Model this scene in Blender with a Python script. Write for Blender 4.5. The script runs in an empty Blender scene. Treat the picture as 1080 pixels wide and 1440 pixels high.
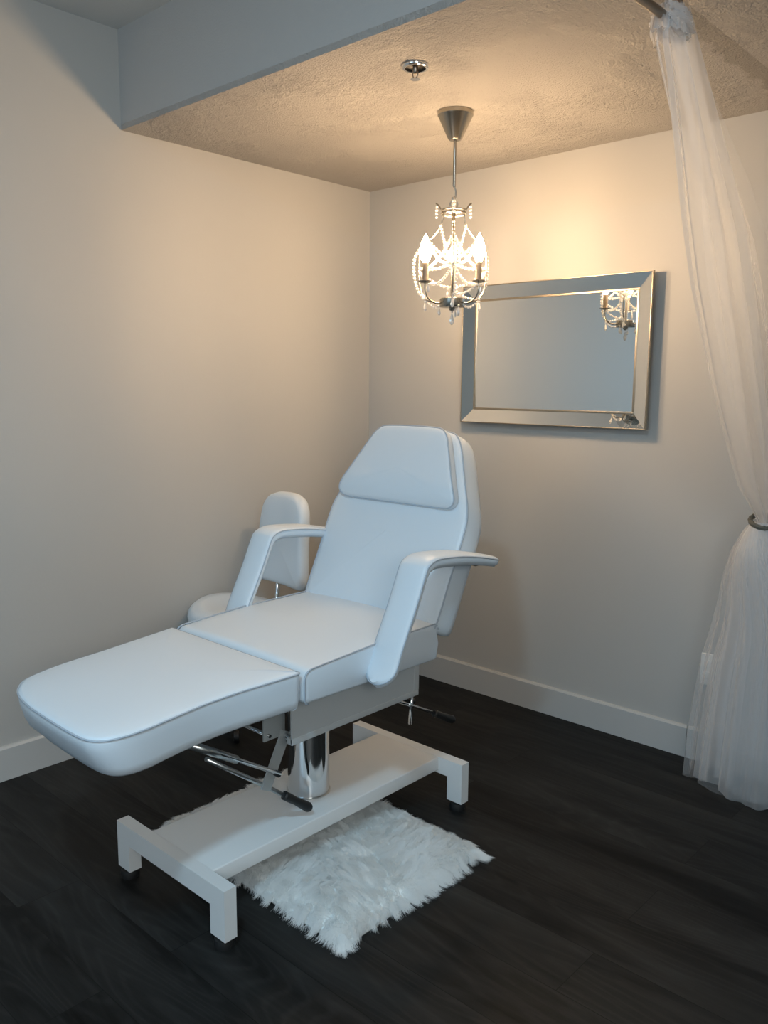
import bpy, math, random
import numpy as np
from mathutils import Vector, Matrix

random.seed(7)
rng = np.random.default_rng(7)
PI = math.pi
scene = bpy.context.scene
COL = scene.collection

# ------------------------------------------------------------------ geometry helpers
class Geo:
    def __init__(self):
        self.v = []
        self.f = []
        self.smooth = []

    def add(self, verts, faces, smooth=True):
        b = len(self.v)
        self.v += [tuple(float(c) for c in p) for p in verts]
        for f in faces:
            self.f.append(tuple(i + b for i in f))
            self.smooth.append(smooth)
        return self

    def loft(self, rings, closed=True, cap0=True, cap1=True, smooth=True, cap_smooth=False):
        n = len(rings[0])
        vs = [p for r in rings for p in r]
        fs = []
        for i in range(len(rings) - 1):
            for j in range(n if closed else n - 1):
                k = (j + 1) % n
                fs.append((i * n + j, i * n + k, (i + 1) * n + k, (i + 1) * n + j))
        self.add(vs, fs, smooth)
        b = len(self.v) - len(vs)
        if closed and cap0:
            self.f.append(tuple(b + j for j in reversed(range(n)))); self.smooth.append(cap_smooth)
        if closed and cap1:
            o = b + (len(rings) - 1) * n
            self.f.append(tuple(o + j for j in range(n))); self.smooth.append(cap_smooth)
        return self

    def box(self, lo, hi, bevel=0.0):
        (x0, y0, z0), (x1, y1, z1) = lo, hi
        if bevel <= 0:
            vs = [(x0, y0, z0), (x1, y0, z0), (x1, y1, z0), (x0, y1, z0), (x0, y0, z1), (x1, y0, z1), (x1, y1, z1), (x0, y1, z1)]
            fs = [(3, 2, 1, 0), (4, 5, 6, 7), (0, 1, 5, 4), (1, 2, 6, 5), (2, 3, 7, 6), (3, 0, 4, 7)]
            return self.add(vs, fs, False)
        import bmesh
        bm = bmesh.new()
        bmesh.ops.create_cube(bm, size=1)
        for v in bm.verts:
            v.co = Vector(((x0 + x1) / 2 + v.co.x * (x1 - x0), (y0 + y1) / 2 + v.co.y * (y1 - y0), (z0 + z1) / 2 + v.co.z * (z1 - z0)))
        bmesh.ops.bevel(bm, geom=bm.edges[:], offset=bevel, segments=3, affect='EDGES', profile=0.5)
        bm.verts.index_update()
        self.add([v.co[:] for v in bm.verts], [tuple(v.index for v in f.verts) for f in bm.faces], False)
        bm.free()
        return self

    def tube(self, path, r, n=10, closed=False, caps=True):
        P = [Vector(p) for p in path]
        m = len(P)
        rr = r if isinstance(r, (list, tuple)) else [r] * m
        tang = []
        for i in range(m):
            if closed:
                t = P[(i + 1) % m] - P[i - 1]
            else:
                t = P[min(i + 1, m - 1)] - P[max(i - 1, 0)]
            tang.append(t.normalized() if t.length > 1e-9 else Vector((0, 0, 1)))
        up = Vector((0, 0, 1)) if abs(tang[0].z) < 0.9 else Vector((1, 0, 0))
        nrm = (up - tang[0] * up.dot(tang[0])).normalized()
        rings = []
        for i in range(m):
            nrm = (nrm - tang[i] * nrm.dot(tang[i]))
            nrm = nrm.normalized() if nrm.length > 1e-6 else tang[i].orthogonal().normalized()
            b = tang[i].cross(nrm)
            rings.append([P[i] + (nrm * math.cos(2 * PI * k / n) + b * math.sin(2 * PI * k / n)) * rr[i] for k in range(n)])
        if closed:
            rings.append(rings[0])
            return self.loft(rings, True, False, False)
        return self.loft(rings, True, caps, caps)

    def lathe(self, prof, c, n=32, axis=(0, 0, 1), smooth=True):
        ax = Vector(axis).normalized()
        a = ax.orthogonal().normalized() if abs(ax.z) < 0.99 else Vector((1, 0, 0))
        b = ax.cross(a)
        c = Vector(c)
        rings = [[c + ax * h + (a * math.cos(2 * PI * k / n) + b * math.sin(2 * PI * k / n)) * max(r, 1e-5) for k in range(n)] for r, h in prof]
        return self.loft(rings, True, True, True, smooth)

    def ball(self, c, r, seg=8, rings=5):
        prof = [(r * math.sin(PI * i / rings), -r * math.cos(PI * i / rings)) for i in range(rings + 1)]
        return self.lathe(prof, c, seg)


OFF = {}


def obj(name, g, mat, parent=None, auto=None):
    me = bpy.data.meshes.new(name)
    off = OFF.get(parent, Vector((0, 0, 0)))
    me.from_pydata([Vector(v) - off for v in g.v], [], g.f)
    me.polygons.foreach_set('use_smooth', g.smooth)
    me.update()
    import bmesh
    bm = bmesh.new(); bm.from_mesh(me)
    bmesh.ops.recalc_face_normals(bm, faces=bm.faces[:])
    bm.to_mesh(me); bm.free()
    if auto is not None:
        me.polygons.foreach_set('use_smooth', [True] * len(me.polygons))
        me.set_sharp_from_angle(angle=math.radians(auto))
    if mat:
        me.materials.append(mat)
    o = bpy.data.objects.new(name, me)
    COL.objects.link(o)
    if parent:
        o.parent = parent
        OFF[o] = off
    return o


def thing(name, label, cat, loc):
    o = bpy.data.objects.new(name, None)
    o.empty_display_size = 0.1
    COL.objects.link(o)
    o.location = loc
    o['label'] = label
    o['category'] = cat
    OFF[o] = Vector(loc)
    return o


def tag(o, label, cat, group=None):
    o['label'] = label
    o['category'] = cat
    if group:
        o['group'] = group
    return o


def struct(name, g, mat, auto=None, label=None, cat=None):
    o = obj(name, g, mat, None, auto)
    o['kind'] = 'structure'
    o['label'] = label or name.replace('_', ' ')
    o['category'] = cat or name.split('_')[0]
    return o


def smoothstep(a, b, x):
    t = min(1, max(0, (x - a) / (b - a)))
    return t * t * (3 - 2 * t)


def interp(pts, x):
    xs = [p[0] for p in pts]; ys = [p[1] for p in pts]
    if xs[0] > xs[-1]:
        xs = xs[::-1]; ys = ys[::-1]
    return float(np.interp(x, xs, ys))


def catmull(pts, per=8, closed=False):
    P = [Vector(p) for p in pts]
    m = len(P); out = []
    for i in range(m if closed else m - 1):
        if closed:
            p0, p1, p2, p3 = P[i - 1], P[i], P[(i + 1) % m], P[(i + 2) % m]
        else:
            p0, p1, p2, p3 = P[max(i - 1, 0)], P[i], P[i + 1], P[min(i + 2, m - 1)]
        for k in range(per):
            t = k / per
            out.append(0.5 * ((2 * p1) + (p2 - p0) * t + (2 * p0 - 5 * p1 + 4 * p2 - p3) * t * t + (3 * p1 - p0 - 3 * p2 + p3) * t ** 3))
    if not closed:
        out.append(P[-1])
    return out


def round_poly(pts, rad, seg=6):
    """2D polygon with each corner rounded by its own radius"""
    out = []
    n = len(pts)
    for i in range(n):
        p = Vector(pts[i]); a = Vector(pts[i - 1]); b = Vector(pts[(i + 1) % n])
        r = rad[i]
        da = (a - p); db = (b - p)
        la, lb = da.length, db.length
        da.normalize(); db.normalize()
        ang = da.angle(db)
        t = min(r / max(math.tan(ang / 2), 1e-3), la * 0.48, lb * 0.48)
        if r <= 0 or ang > PI - 0.02:
            out.append(p); continue
        s = p + da * t; e = p + db * t
        for k in range(seg + 1):
            u = k / seg
            out.append(s * (1 - u) ** 2 + p * 2 * u * (1 - u) + e * u ** 2)
    return out


def resample(poly, step):
    """even spacing along a closed 2D/3D loop"""
    P = list(poly); P.append(P[0])
    seg = [(P[i + 1] - P[i]).length for i in range(len(P) - 1)]
    tot = sum(seg); n = max(12, int(tot / step))
    out = []; i = 0; acc = 0
    for k in range(n):
        d = tot * k / n
        while i < len(seg) - 1 and acc + seg[i] < d:
            acc += seg[i]; i += 1
        t = (d - acc) / max(seg[i], 1e-9)
        out.append(P[i].lerp(P[i + 1], t))
    return out


def cushion(outline, O, U, V, W, profile):
    """padded slab: 2D outline placed on the axes U, V; profile = list of (inset, height); height may be a function of (u, v)"""
    O, U, V, W = Vector(O), Vector(U), Vector(V), Vector(W)
    n = len(outline)
    cen = sum(outline, Vector((0, 0))) / n
    area = sum(outline[i].x * outline[(i + 1) % n].y - outline[(i + 1) % n].x * outline[i].y for i in range(n))
    s = 1 if area > 0 else -1
    nr = []
    for i in range(n):
        t = (outline[(i + 1) % n] - outline[i - 1]).normalized()
        nr.append(Vector((-t.y, t.x)) * s)
    rings = []
    for ins, h in profile:
        ring = []
        for i in range(n):
            p = outline[i]
            d = (cen - p)
            if ins < 0.02:
                q = p + nr[i] * ins
            else:
                q = p + nr[i] * 0.02
                q = q + (cen - q) * min(0.97, (ins - 0.02) / max(d.length, 1e-4) * 1.0) if ins < 0.5 else cen + (p - cen) * 0.02
            hh = h(q.x, q.y) if callable(h) else h
            ring.append(O + U * q.x + V * q.y + W * hh)
        rings.append(ring)
    g = Geo()
    g.loft(rings, True, True, True, True, True)
    return g

# ------------------------------------------------------------------ materials
def newmat(name):
    m = bpy.data.materials.new(name)
    m.use_nodes = True
    nt = m.node_tree
    b = nt.nodes['Principled BSDF']
    return m, nt, b


def N(nt, t, **kw):
    n = nt.nodes.new(t)
    for k, v in kw.items():
        if k in n.inputs.keys():
            n.inputs[k].default_value = v
        else:
            setattr(n, k, v)
    return n


def coords(nt, scale=(1, 1, 1)):
    tc = N(nt, 'ShaderNodeTexCoord')
    mp = N(nt, 'ShaderNodeMapping')
    mp.inputs['Scale'].default_value = scale
    nt.links.new(tc.outputs['Object'], mp.inputs['Vector'])
    return mp.outputs['Vector']


def simple(name, col, rough=0.5, metal=0.0, bump=None, spec=0.5, coat=0.0):
    m, nt, b = newmat(name)
    b.inputs['Base Color'].default_value = (*col, 1)
    b.inputs['Roughness'].default_value = rough
    b.inputs['Metallic'].default_value = metal
    b.inputs['Specular IOR Level'].default_value = spec
    b.inputs['Coat Weight'].default_value = coat
    if bump:
        sc, st, dist = bump
        v = coords(nt)
        nz = N(nt, 'ShaderNodeTexNoise', Scale=sc, Detail=3.0)
        nt.links.new(v, nz.inputs['Vector'])
        bp = N(nt, 'ShaderNodeBump', Strength=st, Distance=dist)
        nt.links.new(nz.outputs['Fac'], bp.inputs['Height'])
        nt.links.new(bp.outputs['Normal'], b.inputs['Normal'])
    return m


M_wall = simple('wall_paint', (0.47, 0.468, 0.452), 0.55, bump=(90, 0.12, 0.002), spec=0.35)
M_soffit = simple('soffit_paint', (0.46, 0.455, 0.445), 0.6, bump=(160, 0.35, 0.003), spec=0.3)
M_ceil = simple('ceiling_paint', (0.66, 0.66, 0.64), 0.7, bump=(140, 0.3, 0.003), spec=0.2)
M_trim = simple('trim_paint', (0.50, 0.51, 0.505), 0.4)
M_vinyl = simple('white_vinyl', (0.685, 0.752, 0.810), 0.38, bump=(420, 0.10, 0.0008), spec=0.45)
M_pipe = simple('vinyl_piping', (0.40, 0.46, 0.53), 0.45)
M_white = simple('white_enamel', (0.78, 0.78, 0.77), 0.35, spec=0.5)
M_frame = simple('grey_white_enamel', (0.50, 0.52, 0.525), 0.4)
M_chrome = simple('chrome', (0.78, 0.79, 0.80), 0.07, 1.0)
M_steel = simple('zinc_steel', (0.60, 0.61, 0.60), 0.28, 1.0)
M_nickel = simple('brushed_nickel', (0.38, 0.355, 0.305), 0.27, 1.0)
M_sleeve = simple('candle_sleeve_brown', (0.17, 0.14, 0.105), 0.4)
M_grey = simple('grey_enamel', (0.36, 0.38, 0.38), 0.4)
M_black = simple('black_rubber', (0.012, 0.012, 0.012), 0.5)
M_gold = simple('champagne_trim', (0.46, 0.40, 0.31), 0.38, 1.0)
M_mirror = simple('mirror_silver', (0.86, 0.885, 0.89), 0.01, 1.0)
M_dark = simple('dark_recess', (0.03, 0.025, 0.02), 0.6)
M_rod = simple('curtain_rod_metal', (0.30, 0.25, 0.20), 0.35, 1.0)
M_plate = simple('outlet_plastic', (0.80, 0.80, 0.78), 0.35)
M_backing = simple('rug_backing', (0.90, 0.91, 0.90), 0.9)
M_tie = simple('braided_tie', (0.13, 0.125, 0.10), 0.5, bump=(260, 0.8, 0.004))


def popcorn():
    m, nt, b = newmat('popcorn_ceiling')
    b.inputs['Roughness'].default_value = 0.85
    b.inputs['Specular IOR Level'].default_value = 0.2
    v = coords(nt)
    # darker strip across the popcorn texture, ragged on one side, straight on the other
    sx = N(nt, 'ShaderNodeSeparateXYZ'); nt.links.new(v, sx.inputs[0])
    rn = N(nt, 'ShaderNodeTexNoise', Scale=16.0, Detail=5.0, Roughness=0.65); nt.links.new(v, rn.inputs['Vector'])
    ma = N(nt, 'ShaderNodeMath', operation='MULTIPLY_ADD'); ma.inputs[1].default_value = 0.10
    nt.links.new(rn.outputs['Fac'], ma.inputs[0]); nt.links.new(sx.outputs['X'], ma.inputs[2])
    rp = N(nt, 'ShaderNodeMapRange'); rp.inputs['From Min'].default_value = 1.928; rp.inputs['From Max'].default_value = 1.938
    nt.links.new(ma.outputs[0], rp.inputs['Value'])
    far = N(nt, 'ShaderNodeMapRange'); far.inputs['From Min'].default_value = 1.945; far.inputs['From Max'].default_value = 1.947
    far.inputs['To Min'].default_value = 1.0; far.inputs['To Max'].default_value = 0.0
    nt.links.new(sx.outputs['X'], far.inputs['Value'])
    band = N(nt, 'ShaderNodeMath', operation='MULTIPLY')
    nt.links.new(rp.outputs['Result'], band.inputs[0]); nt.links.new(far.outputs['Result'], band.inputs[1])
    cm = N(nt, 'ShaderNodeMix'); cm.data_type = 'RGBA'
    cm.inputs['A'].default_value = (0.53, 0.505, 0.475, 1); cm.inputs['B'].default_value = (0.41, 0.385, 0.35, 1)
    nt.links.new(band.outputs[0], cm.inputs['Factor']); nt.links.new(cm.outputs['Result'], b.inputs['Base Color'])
    fine = N(nt, 'ShaderNodeTexNoise', Scale=150.0, Detail=4.0, Roughness=0.65)
    big = N(nt, 'ShaderNodeTexNoise', Scale=3.2, Detail=6.0, Roughness=0.6)
    mid = N(nt, 'ShaderNodeTexNoise', Scale=45.0, Detail=5.0, Roughness=0.7)
    for t in (fine, big, mid):
        nt.links.new(v, t.inputs['Vector'])
    ramp = N(nt, 'ShaderNodeValToRGB')
    ramp.color_ramp.elements[0].position = 0.47
    ramp.color_ramp.elements[1].position = 0.56
    nt.links.new(big.outputs['Fac'], ramp.inputs['Fac'])
    mul = N(nt, 'ShaderNodeMath', operation='MULTIPLY')
    nt.links.new(mid.outputs['Fac'], mul.inputs[0]); nt.links.new(ramp.outputs['Color'], mul.inputs[1])
    ad = N(nt, 'ShaderNodeMath', operation='MULTIPLY_ADD')
    ad.inputs[1].default_value = 1.6
    nt.links.new(mul.outputs[0], ad.inputs[0]); nt.links.new(fine.outputs['Fac'], ad.inputs[2])
    bp = N(nt, 'ShaderNodeBump', Strength=1.0, Distance=0.011)
    nt.links.new(ad.outputs[0], bp.inputs['Height'])
    nt.links.new(bp.outputs['Normal'], b.inputs['Normal'])
    return m


def floor_mat():
    m, nt, b = newmat('dark_oak_planks')
    v = coords(nt)
    br = N(nt, 'ShaderNodeTexBrick')
    br.inputs['Scale'].default_value = 1.0
    br.inputs['Brick Width'].default_value = 1.22
    br.inputs['Row Height'].default_value = 0.18
    br.inputs['Mortar Size'].default_value = 0.0012
    br.inputs['Mortar Smooth'].default_value = 0.3
    br.inputs['Bias'].default_value = 0.0
    br.offset = 0.37
    br.inputs['Color1'].default_value = (0.0, 0.0, 0.0, 1)
    br.inputs['Color2'].default_value = (1.0, 1.0, 1.0, 1)
    br.inputs['Mortar'].default_value = (0.5, 0.5, 0.5, 1)
    nt.links.new(v, br.inputs['Vector'])
    # plank-shifted grain coordinates
    mp = N(nt, 'ShaderNodeMapping'); mp.inputs['Scale'].default_value = (1.3, 9.0, 1.0)
    nt.links.new(v, mp.inputs['Vector'])
    addv = N(nt, 'ShaderNodeVectorMath', operation='MULTIPLY_ADD')
    addv.inputs[1].default_value = (7.3, 3.1, 9.7)
    nt.links.new(br.outputs['Color'], addv.inputs[0]); nt.links.new(mp.outputs['Vector'], addv.inputs[2])
    g1 = N(nt, 'ShaderNodeTexNoise', Scale=1.0, Detail=8.0, Roughness=0.6, Distortion=0.8)
    nt.links.new(addv.outputs[0], g1.inputs['Vector'])
    # cathedral figure: contour lines of a slow noise stretched along the plank
    slow = N(nt, 'ShaderNodeTexNoise', Scale=0.62, Detail=1.5, Roughness=0.4)
    nt.links.new(addv.outputs[0], slow.inputs['Vector'])
    k1 = N(nt, 'ShaderNodeMath', operation='MULTIPLY'); k1.inputs[1].default_value = 150.0
    nt.links.new(slow.outputs['Fac'], k1.inputs[0])
    k2 = N(nt, 'ShaderNodeMath', operation='SINE'); nt.links.new(k1.outputs[0], k2.inputs[0])
    k3 = N(nt, 'ShaderNodeMapRange'); k3.inputs['From Min'].default_value = 0.1; k3.inputs['From Max'].default_value = 1.0
    nt.links.new(k2.outputs[0], k3.inputs['Value'])
    fine = N(nt, 'ShaderNodeTexNoise', Scale=1.0, Detail=5.0, Roughness=0.75)
    mp2 = N(nt, 'ShaderNodeMapping'); mp2.inputs['Scale'].default_value = (14.0, 130.0, 1.0)
    nt.links.new(v, mp2.inputs['Vector']); nt.links.new(mp2.outputs['Vector'], fine.inputs['Vector'])
    big = N(nt, 'ShaderNodeTexNoise', Scale=2.0, Detail=2.0); nt.links.new(v, big.inputs['Vector'])
    km = N(nt, 'ShaderNodeMath', operation='MULTIPLY'); nt.links.new(k3.outputs['Result'], km.inputs[0]); nt.links.new(fine.outputs['Fac'], km.inputs[1])
    m1 = N(nt, 'ShaderNodeMath', operation='MULTIPLY_ADD'); m1.inputs[1].default_value = 0.20
    nt.links.new(km.outputs[0], m1.inputs[0]); nt.links.new(g1.outputs['Fac'], m1.inputs[2])
    m2 = N(nt, 'ShaderNodeMath', operation='MULTIPLY_ADD'); m2.inputs[1].default_value = 0.18
    nt.links.new(fine.outputs['Fac'], m2.inputs[0]); nt.links.new(m1.outputs[0], m2.inputs[2])
    m3 = N(nt, 'ShaderNodeMath', operation='MULTIPLY_ADD'); m3.inputs[1].default_value = 0.14
    nt.links.new(br.outputs['Color'], m3.inputs[0]); nt.links.new(m2.outputs[0], m3.inputs[2])
    ramp = N(nt, 'ShaderNodeValToRGB')
    e = ramp.color_ramp.elements
    e[0].position = 0.42; e[0].color = (0.0012, 0.0013, 0.0013, 1)
    e[1].position = 1.0; e[1].color = (0.030, 0.0295, 0.028, 1)
    nt.links.new(m3.outputs[0], ramp.inputs['Fac'])
    dk = N(nt, 'ShaderNodeMix'); dk.data_type = 'RGBA'
    nt.links.new(br.outputs['Fac'], dk.inputs['Factor'])
    nt.links.new(ramp.outputs['Color'], dk.inputs['A'])
    dk.inputs['B'].default_value = (0.004, 0.004, 0.004, 1)
    nt.links.new(dk.outputs['Result'], b.inputs['Base Color'])
    b.inputs['Roughness'].default_value = 0.5
    b.inputs['Specular IOR Level'].default_value = 0.16
    bp = N(nt, 'ShaderNodeBump', Strength=0.15, Distance=0.0012)
    nt.links.new(m2.outputs[0], bp.inputs['Height'])
    nt.links.new(bp.outputs['Normal'], b.inputs['Normal'])
    return m


def sheer(name, alpha, col=(0.87, 0.87, 0.875)):
    m = bpy.data.materials.new(name); m.use_nodes = True
    nt = m.node_tree; nt.nodes.clear()
    out = N(nt, 'ShaderNodeOutputMaterial')
    tr = N(nt, 'ShaderNodeBsdfTransparent')
    df = N(nt, 'ShaderNodeBsdfDiffuse'); df.inputs['Color'].default_value = (*col, 1)
    tl = N(nt, 'ShaderNodeBsdfTranslucent'); tl.inputs['Color'].default_value = (*col, 1)
    mix = N(nt, 'ShaderNodeMixShader'); mix.inputs[0].default_value = 0.42
    nt.links.new(df.outputs[0], mix.inputs[1]); nt.links.new(tl.outputs[0], mix.inputs[2])
    lw = N(nt, 'ShaderNodeLayerWeight'); lw.inputs['Blend'].default_value = 0.35
    mr = N(nt, 'ShaderNodeMapRange')
    mr.inputs['To Min'].default_value = alpha; mr.inputs['To Max'].default_value = min(1, alpha * 2.6)
    nt.links.new(lw.outputs['Facing'], mr.inputs['Value'])
    m2 = N(nt, 'ShaderNodeMixShader')
    nt.links.new(mr.outputs['Result'], m2.inputs[0])
    nt.links.new(tr.outputs[0], m2.inputs[1]); nt.links.new(mix.outputs[0], m2.inputs[2])
    nt.links.new(m2.outputs[0], out.inputs['Surface'])
    return m


def crystal():
    m, nt, b = newmat('crystal_glass')
    b.inputs['Base Color'].default_value = (0.97, 0.96, 0.94, 1)
    b.inputs['Roughness'].default_value = 0.04
    b.inputs['IOR'].default_value = 1.5
    b.inputs['Transmission Weight'].default_value = 0.6
    return m


def emitter(name, col, strength):
    m = bpy.data.materials.new(name); m.use_nodes = True
    nt = m.node_tree; nt.nodes.clear()
    out = N(nt, 'ShaderNodeOutputMaterial')
    e = N(nt, 'ShaderNodeEmission'); e.inputs['Color'].default_value = (*col, 1); e.inputs['Strength'].default_value = strength
    nt.links.new(e.outputs[0], out.inputs['Surface'])
    return m


def fur_mat():
    m = bpy.data.materials.new('white_faux_fur'); m.use_nodes = True
    nt = m.node_tree; nt.nodes.clear()
    out = N(nt, 'ShaderNodeOutputMaterial')
    df = N(nt, 'ShaderNodeBsdfDiffuse'); df.inputs['Color'].default_value = (0.975, 0.98, 0.975, 1)
    tl = N(nt, 'ShaderNodeBsdfTranslucent'); tl.inputs['Color'].default_value = (0.975, 0.98, 0.975, 1)
    mix = N(nt, 'ShaderNodeMixShader'); mix.inputs[0].default_value = 0.4
    nt.links.new(df.outputs[0], mix.inputs[1]); nt.links.new(tl.outputs[0], mix.inputs[2])
    nt.links.new(mix.outputs[0], out.inputs['Surface'])
    return m


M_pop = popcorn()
M_floor = floor_mat()
M_sheer = sheer('sheer_tulle', 0.27)
M_sheer_thin = sheer('sheer_tulle_single', 0.15)
M_sheer_dense = sheer('sheer_tulle_bunched', 0.48, (0.9, 0.9, 0.92))
M_crystal = crystal()
M_bulb = emitter('lit_candle_bulb', (1.0, 0.67, 0.38), 440.0)
M_fur = fur_mat()

# ------------------------------------------------------------------ the room
H = 2.3        # alcove ceiling
HM = 2.64      # main ceiling
YS = -1.305    # soffit front
X1, Y1 = 4.3, -5.6
BB = 0.123
T = 0.12

struct('floor', Geo().box((-T, Y1 - T, -0.1), (X1 + T, T, 0)), M_floor, label='dark grey-brown wood plank floor', cat='floor')
struct('wall_left', Geo().box((-T, Y1 - T, 0), (0, T, HM + .1)), M_wall, label='plain off-white left wall beside the stool', cat='wall')
struct('wall_back', Geo().box((0, 0, 0), (X1, T, HM + .1)), M_wall, label='off-white back wall carrying the mirror', cat='wall')
WY0, WY1 = -4.7, -2.9
g = Geo()
g.box((X1, Y1 - T, 0), (X1 + T, WY0, HM + .1)); g.box((X1, WY1, 0), (X1 + T, T, HM + .1))
g.box((X1, WY0, 0), (X1 + T, WY1, 1.45)); g.box((X1, WY0, 2.5), (X1 + T, WY1, HM + .1))
struct('wall_right', g, M_wall, label='off-white wall on the right with an opening for the added fill light', cat='wall')
# rear wall with a window opening
WX0, WX1, WZ0, WZ1 = 0.9, 2.7, 0.9, 2.3
g = Geo()
g.box((0, Y1 - T, 0), (WX0, Y1, HM + .1)); g.box((WX1, Y1 - T, 0), (X1, Y1, HM + .1))
g.box((WX0, Y1 - T, 0), (WX1, Y1, WZ0)); g.box((WX0, Y1 - T, WZ1), (WX1, Y1, HM + .1))
struct('wall_front', g, M_wall, label='off-white wall behind the camera with a window', cat='wall')
wf = Geo()
for (a, b) in (((WX0, WZ0), (WX1, WZ0 + .05)), ((WX0, WZ1 - .05), (WX1, WZ1)), ((WX0, WZ0), (WX0 + .05, WZ1)), ((WX1 - .05, WZ0), (WX1, WZ1)), ((1.775, WZ0), (1.825, WZ1))):
    wf.box((a[0], Y1 - .06, a[1]), (b[0], Y1 - .01, b[1]))
w2f = Geo()
for (a, b) in (((WY0, 1.45), (WY1, 1.5)), ((WY0, 2.45), (WY1, 2.5)), ((WY0, 1.45), (WY0 + .05, 2.5)), ((WY1 - .05, 1.45), (WY1, 2.5)), ((-3.825, 1.45), (-3.775, 2.5))):
    w2f.box((X1 + .01, a[0], a[1]), (X1 + .06, b[0], b[1]))
struct('added_fill_window', w2f, M_trim, label='added unseen white window frame around the right-hand fill light', cat='window')  # unseen window added to carry the fill light from the right
w1 = struct('window_1', wf, M_trim, label='white framed window behind the camera', cat='window')

struct('ceiling', Geo().box((-T, Y1 - T, HM), (X1 + T, YS + .01, HM + .1)), M_ceil, label='smooth grey main room ceiling above the soffit', cat='ceiling')
# soffit box: its underside is the low popcorn ceiling of the alcove, its face looks into the room
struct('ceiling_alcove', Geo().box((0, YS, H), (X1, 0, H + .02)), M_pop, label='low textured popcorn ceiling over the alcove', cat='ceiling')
struct('trim_soffit', Geo().box((0, YS, H + .02), (X1, 0, HM + .1)), M_soffit, label='blue-grey soffit face where the ceiling drops', cat='soffit')

# baseboards with a small bevelled top edge
def baseboard(p0, p1, nrm):
    p0, p1, nrm = Vector(p0), Vector(p1), Vector(nrm)
    prof = [(0, 0), (0.015, 0), (0.015, BB - .008), (0.009, BB), (0, BB)]
    return Geo().loft([[p + nrm * a + Vector((0, 0, b)) for a, b in prof] for p in (p0, p1)], True, True, True, False)

g = baseboard((0.015, 0, 0), (1.686, 0, 0), (0, -1, 0))
h = baseboard((1.688, 0, 0), (X1 - .015, 0, 0), (0, -1, 0))
g.add(h.v, h.f, False)
struct('baseboard_back', g, M_trim, label='white baseboard along the back wall', cat='baseboard')
struct('baseboard_left', baseboard((0, 0, 0), (0, Y1, 0), (1, 0, 0)), M_trim, label='white baseboard along the left wall', cat='baseboard')

# wall outlet behind the curtain
ot = thing('wall_outlet', 'white wall outlet low on the back wall behind the curtain', 'outlet', (1.755, 0, 0.36))
obj('cover_plate', Geo().box((1.72, -.008, .30), (1.79, 0, .42), .003), M_plate, ot, 30)
for zc in (.338, .382):
    obj('socket', Geo().box((1.738, -.0105, zc - .014), (1.772, -.007, zc + .014), .001), M_plate, ot, 30)

# ------------------------------------------------------------------ treatment chair
XC = 1.077
ch = thing('treatment_chair', 'white vinyl reclining treatment chair on an H-shaped white steel base', 'treatment chair', (XC, -1.4, 0))

# base
obj('base_plate', Geo().box((.945, -1.862, .118), (1.226, -.927, .164), .004), M_white, ch, 30)
for y0, y1 in ((-1.89, -1.853), (-.938, -.901)):
    U = [(.822, .028), (.822, .165), (1.324, .165), (1.324, .028), (1.264, .028), (1.264, .108), (.882, .108), (.882, .028)]
    g = Geo().loft([[(a, y, b) for a, b in U] for y in (y0, y1)], True, True, True, False)
    xb = obj('base_crossbar', g, M_white, ch)
    for xm in (.851, 1.295):
        ym = (y0 + y1) / 2
        obj('rubber_foot', Geo().lathe([(.004, .03), (.008, .026), (.024, .022), (.027, .012), (.026, 0)], (xm, ym, 0), 24), M_black, xb, 40)

# hydraulic column
cc = (1.08, -1.39)
col = obj('column', Geo().lathe([(.063, .164), (.0635, .168), (.0635, .437), (.060, .441), (.044, .441)], (*cc, 0), 48), M_chrome, ch, 40)
obj('inner_ram', Geo().lathe([(.042, .43), (.042, .53)], (*cc, 0), 32), M_steel, ch, 40)
obj('base_flange', Geo().lathe([(.067, .164), (.067, .167), (.0636, .168)], (*cc, 0), 48), M_steel, col, 40)

# seat frame: folded sheet-steel tray under the seat
g = Geo()
fx0, fx1, fy0, fy1, fz0, fz1 = .862, 1.292, -1.640, -1.126, .455, .582
th = .004
g.box((fx0, fy0, fz0), (fx0 + th, fy1, fz1)); g.box((fx1 - th, fy0, fz0), (fx1, fy1, fz1))
g.box((fx0 + th, fy0, fz1 - .035), (fx1 - th, fy0 + th, fz1)); g.box((fx0 + th, fy1 - th, fz0), (fx1 - th, fy1, fz1))
g.box((fx0 + th, fy0 + th, fz1 - .012), (fx1 - th, fy1 - th, fz1 - .002))
# lips folded in and out along the lower edge and rear corner
g.box((fx1 - .02, fy0, fz0 - .003), (fx1 + .0015, fy1, fz0 + .014), .001)
g.box((fx1 - .02, fy1 - .022, fz0 + .014), (fx1 + .0015, fy1 + .001, fz1 - .004), .001)
g.box((fx0 - .0015, fy0, fz0 - .003), (fx0 + .02, fy1, fz0 + .014), .001)
obj('seat_frame', g, M_frame, ch, 30)
obj('mounting_plate', Geo().box((.97, -1.52, .528), (1.19, -1.26, .569), .003), M_steel, ch, 30)

# seat cushion : side profile lofted across x
def seat_profile():
    pts = [(-1.655, .588), (-1.655, .676), (-1.40, .690), (-1.128, .692), (-1.113, .63), (-1.122, .580)]
    return resample(round_poly([Vector(p) for p in pts], [.012, .028, .3, .016, .03, .012], 8), .009)

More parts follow.
